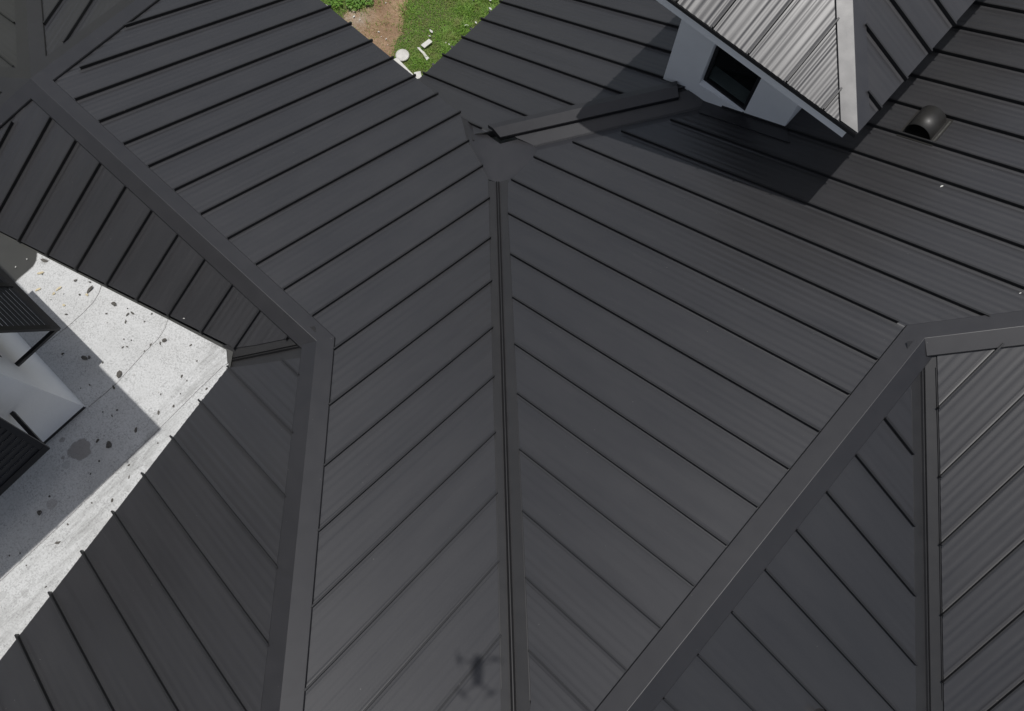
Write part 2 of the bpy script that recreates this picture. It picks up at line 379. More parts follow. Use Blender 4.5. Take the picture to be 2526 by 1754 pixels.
e2 = lambda w: -2.654 - (w + .648) * (.381 / 1.963)
lo2 = kp((-4.2, e2(-4.2)), (-.33, e2(-.33)), (-.30, -2.69)) + [(b_, a) for a, b_ in [(hit(S(*q), P2)[0], hit(S(*q), P2)[1]) for q in ((1, 2, 0, 75), (1, 2, 430, 10))]] + [(B[1], B[0])]
hi2 = [(-4.2 * K, B[0] + (4.2 * K + B[1]) * s1 / s2), (B[1], B[0])]
slope(P2, (0, 0), (0, 1), (1, 0), seam2, lo2, hi2, -4.2 * K, B[1], tail_lo=.02, trim_hi=lambda s: .21, label='charcoal slope rising from the white flat roof at lower left')

# slopes P4 and P5 at the right edge
seam4 = ks(-1.6, -1.26, -.92, -.58, -.24, .09, .43, .772, 1.12, 1.453, 1.783, 2.11, 2.44)
cut4 = [fwd(S(*q), P4, 'w') for q in ((3, 3, 1305, 1500), (3, 3, 1290, 300), (3, 2, 1275, 900), (3, 2, 1262, 290))]
hi4 = [(-1.8 * K, 5.7 * K)] + cut4 + [(2.92 * K, 1.06 * K)]
lo4 = kp((-1.8, 1.058), (2.92, 1.058))
slope(P4, (0, 0), (0, 1), (1, 0), seam4, lo4, hi4, -1.8 * K, 2.92 * K, trim_lo=lambda s: .17, label='charcoal slope falling right from the lower right ridge')
seam5 = ks(1.12, 1.441, 1.766, 2.09, 2.43, 2.76, 3.09, 3.42, 3.75, 4.08, 4.41)
cut5 = [fwd(S(*q), P5, 'u') for q in ((3, 2, 1498, 100), (3, 2, 1520, 900), (3, 3, 1535, 300), (3, 3, 1555, 1500))]
lo5 = [(1.10 * K, 3.11 * K)] + cut5 + [(4.7 * K, -.35 * K)]
hi5 = [(1.10 * K, 3.10 * K), (4.7 * K, (3.037 + (4.7 - 1.058) * s3 / s5) * K)]
slope(P5, (0, 0), (1, 0), (0, 1), seam5, lo5, hi5, 1.10 * K, 4.7 * K, tail_lo=.02, trim_hi=lambda s: .19, amp=.0024, label='glossy charcoal slope at the right edge with faint ribs')

# half octagon end at upper left
def facet(n, seams, label):
    n = np.array(n, float); a, b_ = -.4925 * n[0], -.4925 * n[1]
    pl = (a, b_, A[2] - a * A[0] - b_ * A[1]); e = np.array([-n[1], n[0]]); T = .41421 * SL
    slope(pl, A, e, n, ks(*seams), [(-T, SL), (0, 0), (T, SL)], [(-T, SL), (T, SL)], -T, T, trim_lo=lambda s: .44, label=label)
    return pl
q2 = 2 ** -.5
P10 = facet((-q2, q2), (-.74, -.40, -.08, .22, .54, .86), 'narrow dark facet between two hip caps, top left corner')
P11 = facet((-1, 0), (-.95, -.63, -.306, .015, .335, .66, .98), 'olive grey facet in the top left corner')
P12 = facet((-q2, -q2), (-.95, -.63, -.31, .01, .33, .65), 'narrow dark facet at the left edge')

# ------------------------------------------------------------------ ridge and hip caps, valley flashing
def nrm(pl): n = np.array([-pl[0], -pl[1], 1.]); return n / np.linalg.norm(n)
def side_vec(P, Q, pl, ref):
    d = np.array(Q) - P; d /= np.linalg.norm(d); s = np.cross(nrm(pl), d); s /= np.linalg.norm(s)
    return s if s[:2] @ (np.array(ref) * K - P[:2]) > 0 else -s
def edge_at(P, Q, pl, ref, w, other, w2):
    """edge point of a cap at P, mitred with another cap line (its far point) lying in the same slope"""
    s = side_vec(P, Q, pl, ref)
    if other is None: return P + s * w
    if isinstance(other, tuple): other, w2 = other
    s_ = side_vec(P, other, pl, ref)
    d1 = (Q - P)[:2]; d2 = (np.array(other) - P)[:2]
    a = np.array([d1, -d2]).T; t = np.linalg.solve(a, (s_ * w2 - s * w)[:2])
    x = (P + s * w)[:2] + d1 * t[0]; return np.array([*x, zat(pl, *x)])
def cap(name, P, Q, pa, ra, pb, rb, w=.16, h=.060, mP=(None, None), mQ=(None, None), mat=None, wb=None, eP=None, piece=3.1, label=None):
    P, Q = np.array(P, float), np.array(Q, float); wb = wb or w
    EP = [edge_at(P, Q, pa, ra, w, mP[0], w), edge_at(P, Q, pb, rb, wb, mP[1], wb)]
    if eP: EP = [EP[0] + eP[0], EP[1] + eP[1]]
    EQ = [edge_at(Q, P, pa, ra, w, mQ[0], w), edge_at(Q, P, pb, rb, wb, mQ[1], wb)]
    L = np.linalg.norm(Q - P); n = max(1, round(L / piece))
    for i in range(n):
        f0, f1 = i / n, (i + 1) / n + (.03 / L if i < n - 1 else 0); hz = h + (.0025 if i % 2 else 0)
        V = []
        for f in (f0, f1):
            ap = P + (Q - P) * f; la, lb = EP[0] + (EQ[0] - EP[0]) * f, EP[1] + (EQ[1] - EP[1]) * f
            oa = (la - ap) / np.linalg.norm(la - ap) * .006; ob = (lb - ap) / np.linalg.norm(lb - ap) * .006
            z = lambda p, q: p + np.array((0, 0, q))
            V += [z(la + oa, .008), z(la, hz - .012), z(la + oa, hz - .010), z(la, hz), z(ap + oa * .3, hz + .002), z(ap + ob * .3, hz + .002), z(lb, hz), z(lb + ob, hz - .010), z(lb, hz - .012), z(lb + ob, .008)]
        m = 10
        Fc = [(k, k + 1, m + k + 1, m + k) for k in range(m - 1)] + ([tuple(range(m))[::-1]] if i or all(x is None for x in mP) else []) + ([tuple(range(m, 2 * m))] if i < n - 1 or all(x is None for x in mQ) else [])
        o = mk(name, V, Fc, mat or m_trim, house)
        if label: o['label'] = label
def valley(P, Q, pa, ra, pb, rb, wa, wb, rib=.03, mat=None, label=None):
    P, Q = np.array(P, float), np.array(Q, float); V = []
    sa, sb = side_vec(P, Q, pa, ra), side_vec(P, Q, pb, rb)
    for X in (P, Q):
        up = lambda v, h: X + v + np.array((0, 0, h))
        V += [up(sa * wa, .010), up(sa * .024, .009), up(sb * .024, .009), up(sb * wb, .010)]
    o = mk('valley_flashing', V, [(k, k + 1, 5 + k, 4 + k) for k in range(3)], mat or m_trim, house)
    V = []
    for X in (P, Q):
        up = lambda v, h: X + v + np.array((0, 0, h))
        V += [up(sa * .024, .008), up(sa * .011, .012 + rib), up(sa * .005, .009 + rib * .45), up(sb * .005, .009 + rib * .45), up(sb * .011, .012 + rib), up(sb * .024, .008)]
    mk('valley_rib', V, [(k, k + 1, 7 + k, 6 + k) for k in range(5)], m_seam, o)
    if label: o['label'] = label
    return o
Hbot = np.array([1.2 * K, B[1] - (1.2 * K - B[0]) * s2 / s1, 0]); Hbot[2] = zat(P1, Hbot[0], Hbot[1])
Oct = {n: A + np.array([dx * SL, dy * SL, -.4925 * SL]) for n, dx, dy in (('ur', -.41421, 1), ('up', -1, .41421), ('lf', -1, -.41421), ('ll', -.41421, -1))}
cap('ridge_cap', A, B, P1, (-2.5, 3), P0, (-4, -.5), mP=(Oct['ur'], Oct['ll']), mQ=(Hbot, None), label='long ridge cap running from the upper left peak')
cap('hip_cap', B, Hbot, P1, (-1, 3), P2, (-1.8, -1.5), mP=(A, None), wb=.16, label='hip cap running from the ridge end to the bottom edge')
cap('hip_cap', A, Oct['ur'], P1, (-5, 3), P10, (-6.4, 1.6), mP=(B, Oct['up']), h=.058)
cap('hip_cap', A, Oct['up'], P10, (-6.4, 1.6), P11, (-7, .3), mP=(Oct['ur'], Oct['lf']), h=.058)
cap('hip_cap', A, Oct['lf'], P11, (-7, .3), P12, (-6.5, -.6), mP=(Oct['up'], Oct['ll']), h=.058)
cap('hip_cap', A, Oct['ll'], P12, (-6.5, -.6), P0, (-5, -1), mP=(Oct['lf'], B), h=.058)
R2e = np.array([C[0], -1.2 * K, C[2]]); R3e = np.array([4.7 * K, (3.037 + (4.7 - 1.058) * s3 / s5) * K, 0]); R3e[2] = zat(P3, R3e[0], R3e[1])
V2e = np.array([4.2 * K, (3.0374 - (4.2 - 1.0582) * s4 / s5) * K, 0]); V2e[2] = zat(P4, V2e[0], V2e[1])
cap('ridge_cap', C, R2e, P3, (-1, 5), P4, (2, 0), w=.18, mP=((R3e, .15), None), label='wide ridge cap running down to the bottom right')
cap('hip_cap', C, R3e, P3, (-1, 5), P5, (3, 3), w=.15, mP=((R2e, .18), None), label='hip cap leaving the frame at the right edge')
# centre valley
Vt = hit(S(1, 1, 2160, 40), P1); vb = pt(1.02, -1.06, -5.33); vb[2] = zat(P3, vb[0], vb[1])
valley(Vt, vb, P1, (-2, 1), P3, (0, 2), .14, .14, mat=m_olive, label='long valley flashing down the centre with a middle rib')
V0a = pt(-2.80, -.30, -6.29); V0a[2] = zat(P0, V0a[0], V0a[1])
valley(V0a, B - np.array((0, 0, .0)), P0, (-3, .2), P2, (-2, -.6), .16, .14, mat=m_olive, label='short valley flashing at the flat roof corner')
valley(C, V2e, P4, (1.6, 1), P5, (2.6, 3), .16, .17, rib=.016, mat=m_olive, label='valley flashing near the right edge')

# dark strips along cut panel edges at the valleys, standing for the shadow gap
def gap_shade(pts, side):
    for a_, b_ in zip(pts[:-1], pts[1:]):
        mb = MB(); mb.bar(a_ + (side[0] * .006, side[1] * .006, .013), b_ + (side[0] * .006, side[1] * .006, .013), .009, .008); mb.build('panel_gap_shade', m_seam, house)
gap_shade([np.array((a_, b_, zat(P1, a_, b_))) for a_, b_ in cut1], (q2, q2)); gap_shade([np.array((b_, a_, zat(P3, b_, a_))) for a_, b_ in cut3[:6]], (-q2, -q2))
gap_shade([np.array((b_, a_, zat(P4, b_, a_))) for a_, b_ in cut4], (q2, q2)); gap_shade([np.array((a_, b_, zat(P5, a_, b_))) for a_, b_ in cut5], (-q2, -q2))
# raised hip beside the dormer, its narrow strip and the sheet-metal cricket
h0 = on(P7, hip7(3.13), 3.13); h1 = on(P7, hip7(4.33), 4.33)
PS = (0, .5, h0[2] - .5 * h0[1]); t_ = h1[2] - h0[2]
bS = (t_ - .516 * 0) / (h1[1] - h0[1]); PS = (0, bS, h0[2] - bS * h0[1])
f0, f1 = hit(C3(1245, 690), P3), pt(-1.42, 4.345, 0)
for f in (f0, f1): f[2] = zat(P3, f[0], f[1])
mk('strip_slope', [h0, h1, f1, f0], [(3, 2, 1, 0)], m_deck, house)
capA, capB = on(P7, hip7(3.085), 3.085), on(P7, hip7(4.28), 4.28)
cap('hip_cap', capA, capB, P7, (-3.5, 4.5), PS, (-2.0, 3.2), w=.085, wb=.125, h=.085, piece=9, mat=m_trim, eP=(np.array((-.05, -.05, -.025)), np.array((.05, .05, .025))), label='short raised hip cap leading to the dormer')
V = []
for i, (a_, b2) in enumerate(((f0, h0), (f1, h1))):
    s = (f1 - f0) / np.linalg.norm(f1 - f0); side = np.cross(nrm(P3), s); side = side if side[0] > 0 else -side
    V += [b2 * .85 + a_ * .15 + (0, 0, .012), a_ + (0, 0, .012), a_ + side * .012 + (0, 0, .026), a_ + side * .03 + (0, 0, .012), a_ + side * .13 + (0, 0, .012)]
mk('valley_flashing', V, [(5 + k, 5 + k + 1, k + 1, k) for k in range(4)], m_trim, house)
mb = MB(); mb.bar(f0 + (.012, -.008, .022), f1 + (.012, -.008, .022), .016, .014); mb.build('flashing_fold', m_seam, house)
def zhit(q, z): d_ = ray(q); k_ = (z - HC) / d_[2]; return np.array([d_[0] * k_, d_[1] * k_, z])
e1 = [hit(C3(*q), P1) + (0, 0, .010) for q in ((215, 280), (290, 600), (330, 680), (500, 985), (590, 1165))]
rr_ = [hit(C3(*q), P3) + (0, 0, .016) for q in ((720, 1216), (885, 1250), (1235, 890), (1310, 765), (1240, 688))]
f1_ = zhit(C3(455, 640), e1[1][2] - .05); t7 = hit(C3(350, 362), P7) + (0, 0, .03)
u1_ = zhit(C3(600, 540), hit(C3(600, 540), P7)[2] - .05); u2_ = zhit(C3(770, 660), hit(C3(770, 660), P7)[2] - .06)
u3_ = zhit(C3(1215, 545), hit(C3(1215, 545), P3)[2] + .03)
Vc = e1 + rr_ + [f1_, t7, u1_, u2_, u3_]
mk('cricket_flashing', Vc, [(0, 1, 10, 11)[::-1], (1, 2, 10)[::-1], (2, 3, 10)[::-1], (3, 4, 5)[::-1], (3, 5, 10)[::-1], (11, 10, 12)[::-1], (12, 10, 13)[::-1], (10, 5, 13)[::-1], (5, 6, 7)[::-1], (5, 7, 13)[::-1], (7, 8, 9)[::-1], (7, 9, 13)[::-1], (13, 9, 14)[::-1]], m_trim, house, True)
mb = MB(); mb.bar(zhit(C3(345, 395), t7[2] - .01), zhit(C3(392, 612), f1_[2] + .02), .02, .02); mb.build('cricket_rib', m_trim, house)
# drip tabs along the lawn-side eave
for w_ in (3.55, 3.86, 4.18, 4.5, 4.82):
    mb = MB(); o = on(P7, -4.345, w_); mb.box(o + (-.012, 0, .004), (.020, 0, -.008), (0, .016, 0), (.002, 0, .012)); mb.build('drip_tab', m_seam, house)

# house walls under the eaves
mb = MB()
def abox(x0, x1, y0, y1, z0, z1): mb.box(((x0 + x1) / 2, (y0 + y1) / 2, (z0 + z1) / 2), ((x1 - x0) / 2, 0, 0), (0, (y1 - y0) / 2, 0), (0, 0, (z1 - z0) / 2))
abox(-6.2 * K, 2.5 * K, -3.9 * K, 2.62 * K, -.2, -7.56 * K + HC); mb.build('house_wall', m_house, house)
mb = MB(); abox(-3.95 * K, 3.9 * K, 2.6 * K, 7.6 * K, -.2, -8.16 * K + HC); mb.build('house_wall', m_house, house)

# ------------------------------------------------------------------ white flat roof
def fl(u, w, h=0.): return on(FL, u, w) + (0, 0, h)
flat = MB(); flat.prism(ccw([fl(-7.2, e0(-7.2)), fl(-2.80, -.19), fl(-2.70, -.31), fl(e2(-4.2), -4.2), fl(-7.2, -4.2)]), .25)
flat = flat.build('flat_roof', m_pan, house)
def sheet(px, lift, label=None):
    poly = [(hit(q, FL) if not isinstance(q, np.ndarray) else q) + (0, 0, lift) for q in px]
    mb = MB(); mb.prism(ccw(poly), .004); o = mb.build('membrane_sheet', m_mem, flat)
    return o
E0L = lambda u: fl(u, e0(u) + .004); E2L = lambda w: fl(e2(w) + .004, w)
c0 = [S(0, 1, *q) for q in ((338, 668), (328, 740), (300, 790), (250, 835), (195, 880), (135, 935))]
cA = [S(0, 1, *q) for q in ((912, 962), (890, 1030), (840, 1110), (740, 1215), (630, 1312), (500, 1415), (390, 1500))]
cB = [S(0, 1, *q) for q in ((1508, 1265), (1480, 1350), (1420, 1440), (1300, 1560))] + [S(0, 2, *q) for q in ((1050, 240), (930, 345), (800, 452))]
cC = [S(0, 2, *q) for q in ((2005, 85), (1790, 290), (1490, 590), (1060, 1010), (560, 1500))] + [S(0, 3, 0, 445)]
lift = lambda pts: [hit(q, FL) for q in pts]
L0, LA, LB, LC = map(lift, (c0, cA, cB, cC))
far0, farA, farB = fl(-4.71, -4.1), fl(-3.95, -4.1), fl(-3.25, -4.1)
sheet(L0 + [far0, fl(-3.9, -4.1)] + LA[::-1], .006)
sheet(LA + [fl(-3.95, -4.1), fl(-3.2, -4.1)] + LB[::-1], .0095)
sheet(LB + [fl(-3.25, -4.1), fl(-2.05, -4.1)] + LC[::-1] + [fl(-2.745, -.294), fl(-2.84, -.226)], .013)
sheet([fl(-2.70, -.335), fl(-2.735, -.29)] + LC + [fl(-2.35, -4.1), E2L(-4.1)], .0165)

def bead(pts, w_, z_, mat):
    mb = MB()
    for a_, b_ in zip(pts[:-1], pts[1:]): mb.bar(a_ + (0, 0, z_), b_ + (0, 0, z_), w_ * random.uniform(.7, 1.3), .005)
    mb.build('lap_seam', mat, flat)
m_lap = simple('grimy_lap_line', (.27, .27, .265), .9, .2, 50, .5)
bead(LA, .005, .012, m_lap); bead(LB, .005, .0155, m_lap); bead(LC, .006, .019, m_lap); bead(L0, .005, .008, m_lap)
# ------------------------------------------------------------------ dormer tower at the top right
x0, x1, yf, yb = -1.951 * K, -.73 * K, 4.336 * K, 7.4 * K
zt, zb = -5.10 * K + HC, -6.95 * K + HC
wx0, wx1, wz0, wz1 = -1.580 * K, -1.108 * K, -6.362 * K + HC, -5.55 * K + HC
dep = .05
V = [(x0, yf, zb), (x1, yf, zb), (x1, yf, zt), (x0, yf, zt), (wx0 - .025, yf, -6.428 * K + HC), (wx1 + .005, yf, -6.362 * K + HC - .012), (wx1 + .005, yf, wz1), (wx0 - .012, yf, wz1),
     (wx0, yf + dep, wz0), (wx1, yf + dep, wz0), (wx1, yf + dep, wz1), (wx0, yf + dep, wz1), (x0, yb, zb), (x1, yb, zb), (x1, yb, zt), (x0, yb, zt)]
Fc = [(0, 1, 5, 4), (1, 2, 6, 5), (2, 3, 7, 6), (3, 0, 4, 7), (4, 5, 9, 8), (5, 6, 10, 9), (6, 7, 11, 10), (7, 4, 8, 11), (1, 13, 14, 2), (12, 0, 3, 15), (13, 12, 15, 14)]
dorm = mk('dormer_wall', V, Fc, m_stucco, house); dorm['label'] = 'white stucco dormer wall with a recessed dark window'
mb = MB(); fw = .04
for a_, b_ in (((wx0, wz0), (wx1, wz0 + fw)), ((wx0, wz1 - fw), (wx1, wz1)), ((wx0, wz0 + fw), (wx0 + fw, wz1 - fw)), ((wx1 - fw, wz0 + fw), (wx1, wz1 - fw))):
    abox_c = ((a_[0] + b_[0]) / 2, yf + dep - .008, (a_[1] + b_[1]) / 2); mb.box(abox_c, ((b_[0] - a_[0]) / 2, 0, 0), (0, .02, 0), (0, 0, (b_[1] - a_[1]) / 2))
mb.build('window_frame', m_black, dorm)
mb = MB(); mb.box(((wx0 + wx1) / 2, yf + dep + .004, (wz0 + wz1) / 2), ((wx1 - wx0) / 2 - fw, 0, 0), (0, .003, 0), (0, 0, (wz1 - wz0) / 2 - fw)); mb.build('window_pane', m_glass, dorm)
mb = MB(); mb.box(((wx0 + wx1) / 2, yf + dep + .62, (wz0 + wz1) / 2), ((wx1 - wx0) / 2 + .3, 0, 0), (0, .01, 0), (0, 0, .7)); 
mb.box(((wx0 + wx1) / 2, yf + dep + .33, wz0 - .10), ((wx1 - wx0) / 2 + .3, 0, 0), (0, .3, 0), (0, 0, .01)); mb.build('room_interior', m_inner, dorm)
mb = MB(); mb.box(((wx0 + wx1) / 2, yf + dep + .09, wz0 + .03), ((wx1 - wx0) / 2, 0, 0), (0, .08, 0), (0, 0, .02)); mb.build('inner_sill', m_green, dorm)
# base flashing that steps with the roof
bp = [(-1.965, -6.70), (-1.717, -6.628), (-1.52, -6.597), (-1.09, -6.412), (-.722, -6.236)]
mb = MB()
for (ua, za), (ub, zb_) in zip(bp[:-1], bp[1:]):
    a_, b_ = pt(ua, 0, za), pt(ub, 0, zb_); y = yf - .012
    tri = [np.array((a_[0], y, a_[2])), np.array((b_[0], y, b_[2])), np.array((b_[0], y, b_[2] - .3)), np.array((a_[0], y, a_[2] - .3))]
    mb.add(tri + [p + (0, .02, 0) for p in tri], [(3, 2, 1, 0), (0, 1, 5, 4)])
mb.build('base_flashing', m_trim, dorm)
ap = [on(P3, u, 4.336) + (0, 0, .045) for u in (-1.50, -.70)] + [on(P3, -.60, 4.21) + (0, 0, .045), on(P3, -1.45, 4.20) + (0, 0, .045)]
mb = MB(); mb.prism(ccw(ap), .02); mb.build('apron_flashing', m_trim, dorm)

ze = -5.0; sd = .42; EU0, EU1, EW = -2.45, -.182, 3.78; half = (EU1 - EU0) / 2
zE = ze * K + HC
PD = (0, sd, zE - sd * EW * K); PR = (-sd, 0, zE + sd * EU1 * K); PL = (sd, 0, zE - sd * EU0 * K)
seamD = ks(-2.115, -1.779, -1.446, -1.122, -.788, -.465)
slope(PD, (0, 0), (1, 0), (0, 1), seamD, kp((EU0, EW), (EU1, EW)), kp((EU0, EW), ((EU0 + EU1) / 2, EW + half), (EU1, EW)), EU0 * K, EU1 * K, name='dormer_roof_slope', deck=.035, tail_lo=.015, trim_hi=lambda s: .165, amp=.0044, pmat=m_gloss, label='sunlit glaring slope of the dormer roof')
seamR = ks(4.046, 4.357, 4.658, 4.961, 5.27, 5.58, 5.89, 6.2, 6.52, 6.84, 7.16, 7.48)
slope(PR, (0, 0), (0, 1), (1, 0), seamR, kp((EW, EU1), (EW + half, EU1 - half), (7.7, EU1 - half)), kp((EW, EU1), (7.7, EU1)), EW * K, 7.7 * K, name='dormer_roof_slope', deck=.035, tail_hi=.015, trim_lo=lambda s: .165, amp=.0009, label='dark right-hand slope of the dormer roof')
slope(PL, (0, 0), (0, 1), (1, 0), seamR, kp((EW, EU0), (7.7, EU0)), kp((EW, EU0), (EW + half, EU0 + half), (7.7, EU0 + half)), EW * K, 7.7 * K, name='dormer_roof_slope', deck=.035, tail_lo=.015)
Kc, Kl = pt(EU1, EW, ze), pt(EU0, EW, ze); Pk = pt((EU0 + EU1) / 2, EW + half, 0); Pk[2] = zat(PD, Pk[0], Pk[1]); Pe = Pk + np.array((0, (7.7 - EW - half) * K, 0))
cap('hip_cap', Kc + (-.0, .0, 0), Pk, PD, (-1.3, 4.2), PR, (-.4, 5.5), w=.13, h=.05, mat=m_dent, mP=((Kl, 0.), (Kc + np.array((0, 1., 0)), 0.)), label='dented bright hip cap on the dormer roof')
cap('hip_cap', Kl, Pk, PD, (-1.3, 4.2), PL, (-2.2, 5.5), w=.13, h=.05, mP=((Kc, 0.), (Kl + np.array((0, 1., 0)), 0.)))
cap('ridge_cap', Pk, Pe, PR, (-.4, 6), PL, (-2.2, 6), w=.13, h=.058)
# fascia and soffit
def frame_ring(xa, xb, ya, yb_, za, zb2, th, name, mat, par=house):
    for c_, hx, hy in ((((xa + xb) / 2, ya + th / 2), (xb - xa) / 2, th / 2), (((xa + xb) / 2, yb_ - th / 2), (xb - xa) / 2, th / 2),
                       ((xa + th / 2, (ya + yb_) / 2), th / 2, (yb_ - ya) / 2 - th), ((xb - th / 2, (ya + yb_) / 2), th / 2, (yb_ - ya) / 2 - th)):
        mb = MB(); mb.box((*c_, (za + zb2) / 2), (hx, 0, 0), (0, hy, 0), (0, 0, (zb2 - za) / 2)); mb.build(name, mat, par)
frame_ring(-2.385 * K, -.25 * K, 3.805 * K, 7.65 * K, -5.13 * K + HC, -5.035 * K + HC, .02, 'fascia_board', m_stucco, dorm)
mb = MB(); abox(-2.37 * K, -.265 * K, 3.83 * K, 7.63 * K, -5.115 * K + HC, -5.108 * K + HC); mb.build('soffit', m_stucco, dorm)
# drip edge lip under the metal
mb = MB(); mb.box(((EU0 + EU1) / 2 * K, EW * K + .006, zE - .012), ((EU1 - EU0) / 2 * K, 0, 0), (0, .004, 0), (0, 0, .022)); mb.build('drip_edge', m_seam, dorm)

# ------------------------------------------------------------------ taller tower at the left edge with louvred shutters
cu, cw = -3.317 * K, -1.281 * K
zt2 = -3.56 * K + HC
mb = MB(); abox(-6.4 * K, cu, -4.6 * K, cw, -6.75 * K + HC, zt2); tow = mb.build('tower_wall', m_stucco, house); tow['label'] = 'plain white tower wall standing on the flat roof'
mb = MB(); abox(cu - .01, cu + .006, -4.6 * K, cw - .004, -6.75 * K + HC, -6.2 * K + HC - .02)
V = []
p_ = [fl(-3.317, -1.281), fl(-3.317, -4.5)]
mb = MB(); mb.add([p_[0] + (.006, 0, .0), p_[1] + (.006, 0, 0), p_[1] + (.006, 0, .05), p_[0] + (.006, 0, .05), p_[0] + (-.01, 0, .05), p_[1] + (-.01, 0, .05)], [(0, 1, 2, 3)[::-1], (3, 2, 5, 4)[::-1]])
mb.build('base_flashing', m_black, tow)
lam = 2.7 * K
shc = hit(S(0, 2, 1450, 655), FL); ec = shc + SUN * lam
TU, TW, TZ = ec[0], ec[1], ec[2]
PA = (0, -sd, TZ + sd * TW); PB = (-sd, 0, TZ + sd * TU); hw = 1.9 * K
tl = TU - 4.4 * K
slope(PA, (0, 0), (1, 0), (0, 1), [TU - .41 * i for i in range(13, 0, -1)], [(tl, TW - hw), (TU - hw, TW - hw), (TU, TW)], [(tl, TW), (TU, TW)], tl, TU, name='tower_roof_slope', deck=.05, tail_hi=.015)
slope(PB, (0, 0), (0, 1), (1, 0), [TW - .41 * i for i in range(13, 0, -1)], [(TW - 4.4 * K, TU - hw), (TW - hw, TU - hw), (TW, TU)], [(TW - 4.4 * K, TU), (TW, TU)], TW - 4.4 * K, TW, name='tower_roof_slope', deck=.05, tail_hi=.015)
hp = np.array([TU - hw, TW - hw, 0]); hp[2] = zat(PA, hp[0], hp[1])
cap('hip_cap', ec, hp, PA, (-6, TW / K - .5), PB, (TU / K - .5, -4), w=.13, h=.05, mP=((ec - np.array((1., 0, 0)), 0.), (ec - np.array((0, 1., 0)), 0.)))
mb = MB(); abox(tl, TU - .06, TW - 4.4 * K, TW - .06, TZ - .14, TZ - .055); mb.build('tower_soffit', m_stucco, tow)

def shutter(corner, a, hinge, bays, label, nsl=12):
    """louvred awning shutter: corner = outer bottom corner, a = along the bottom rail, hinge = matching top point on the wall"""
    corner, hinge, a = np.array(corner), np.array(hinge), np.array(a, float)
    b = hinge - corner; Lb = np.linalg.norm(b); b /= Lb; n = np.cross(a, b); n = n if n[2] > 0 else -n
    total = sum(bays); f = .055; d = .032
    root = MB(); root.box(corner + a * total / 2 + b * f / 2, a * total / 2, b * f / 2, n * d / 2); rail = root.build('window_shutter', m_black, house); rail['label'] = label
    mb = MB(); mb.box(corner + a * total / 2 + b * (Lb - f / 2), a * total / 2, b * f / 2, n * d / 2); mb.build('top_rail', m_black, rail)
    x = 0.
    for i in range(len(bays) + 1):
        xc = min(max(x, f / 2), total - f / 2)
        mb = MB(); mb.box(corner + a * xc + b * Lb / 2, a * f / 2, b * (Lb / 2 - f - .0005), n * (d / 2 - .002)); mb.build('stile', m_black, rail)
        if i < len(bays):
            xa, xb = (f if i == 0 else x + f / 2), (x + bays[i] - f if i == len(bays) - 1 else x + bays[i] - f / 2)
            cnt = int((Lb - 2 * f) / .052)
            for j in range(cnt):
                s_ = f + (Lb - 2 * f) * (j + .5) / cnt
                tb = b * math.cos(.22) + n * math.sin(.22); tn = n * math.cos(.22) - b * math.sin(.22)
                mb = MB(); mb.box(corner + a * (xa + xb) / 2 + b * s_, a * ((xb - xa) / 2 - .001), tb * .028, tn * .0035); mb.build('louver_slat', m_slat, rail)
            x += bays[i]
    return rail
o1 = pt(-3.556, -.902, -5.602); st1 = pt(-3.58, -1.281, -5.602)
sh1 = shutter(o1, (-1, 0, 0), (o1[0], cw, -4.78 * K + HC), (.62, .62), 'black louvred shutter propped open, upper of two on the white tower')
mb = MB(); mb.bar(st1, o1 + (-.03, -.02, 0), .034, .034); mb.build('prop_arm', m_black, sh1)
mb = MB(); mb.bar(st1 + (-1.18, 0, 0), o1 + (-1.2, -.02, 0), .034, .034); mb.build('prop_arm', m_black, sh1)
o2 = pt(-2.930, -1.498, -5.578); st2 = pt(-3.317, -1.515, -5.578)
sh2 = shutter(o2, (0, -1, 0), (cu, o2[1], -5.0 * K + HC), (.72, .6), 'black louvred shutter propped open, lower of two on the white tower')
mb = MB(); mb.bar(st2, o2 + (-.02, -.03, 0), .034, .034); mb.build('prop_arm', m_black, sh2)
for rail, yy in ((sh1, 0), (sh2, 1)):     # dark window behind each shutter
    mb = MB()
    if yy == 0: abox(o1[0] - 1.2, o1[0] - .06, cw - .002, cw + .004, -5.45 * K + HC, -4.85 * K + HC)
    else: abox(cu - .002, cu + .004, o2[1] - 1.25, o2[1] - .06, -5.45 * K + HC, -5.05 * K + HC)
    mb.build('shuttered_window', m_inner, tow)

# ------------------------------------------------------------------ hooded roof vent on the right-hand slope
va = np.array([1, 0, s3]) / math.hypot(1, s3); vw = np.array([0, 1., 0]); vn = np.cross(va, vw)
vc = on(P3, .172, 4.775) + vn * .02; r_, hl, st = .132, .14, .03
mb = MB(); mb.box(vc + vn * .008, va * (r_ + .05), vw * (hl + .05), vn * .004); vent = mb.build('roof_vent', m_vent, house); vent['label'] = 'half-round hooded roof vent opening toward the lower left'
def arch(rr, y):
    pts = [(-rr, 0), *[(-rr * math.cos(math.pi * i / 16), st + rr * math.sin(math.pi * i / 16)) for i in range(17)], (rr, 0)]
    return [vc + va * px + vn * (pz + .012) + vw * y for px, pz in pts]
o_f, o_b, i_f, i_b = arch(r_, -hl), arch(r_, hl), arch(r_ - .006, -hl), arch(r_ - .006, hl - .01)
n = len(o_f); V = o_f + o_b + i_f + i_b
Fc = [(i, i + 1, n + i + 1, n + i) for i in range(n - 1)] + [(2 * n + i + 1, 2 * n + i, 3 * n + i, 3 * n + i + 1) for i in range(n - 1)] + [(i + 1, i, 2 * n + i, 2 * n + i + 1) for i in range(n - 1)]
Fc += [tuple(range(n, 2 * n)), tuple(range(3 * n, 4 * n))[::-1]]
hood = mk('vent_hood', V, Fc, m_vent, vent)
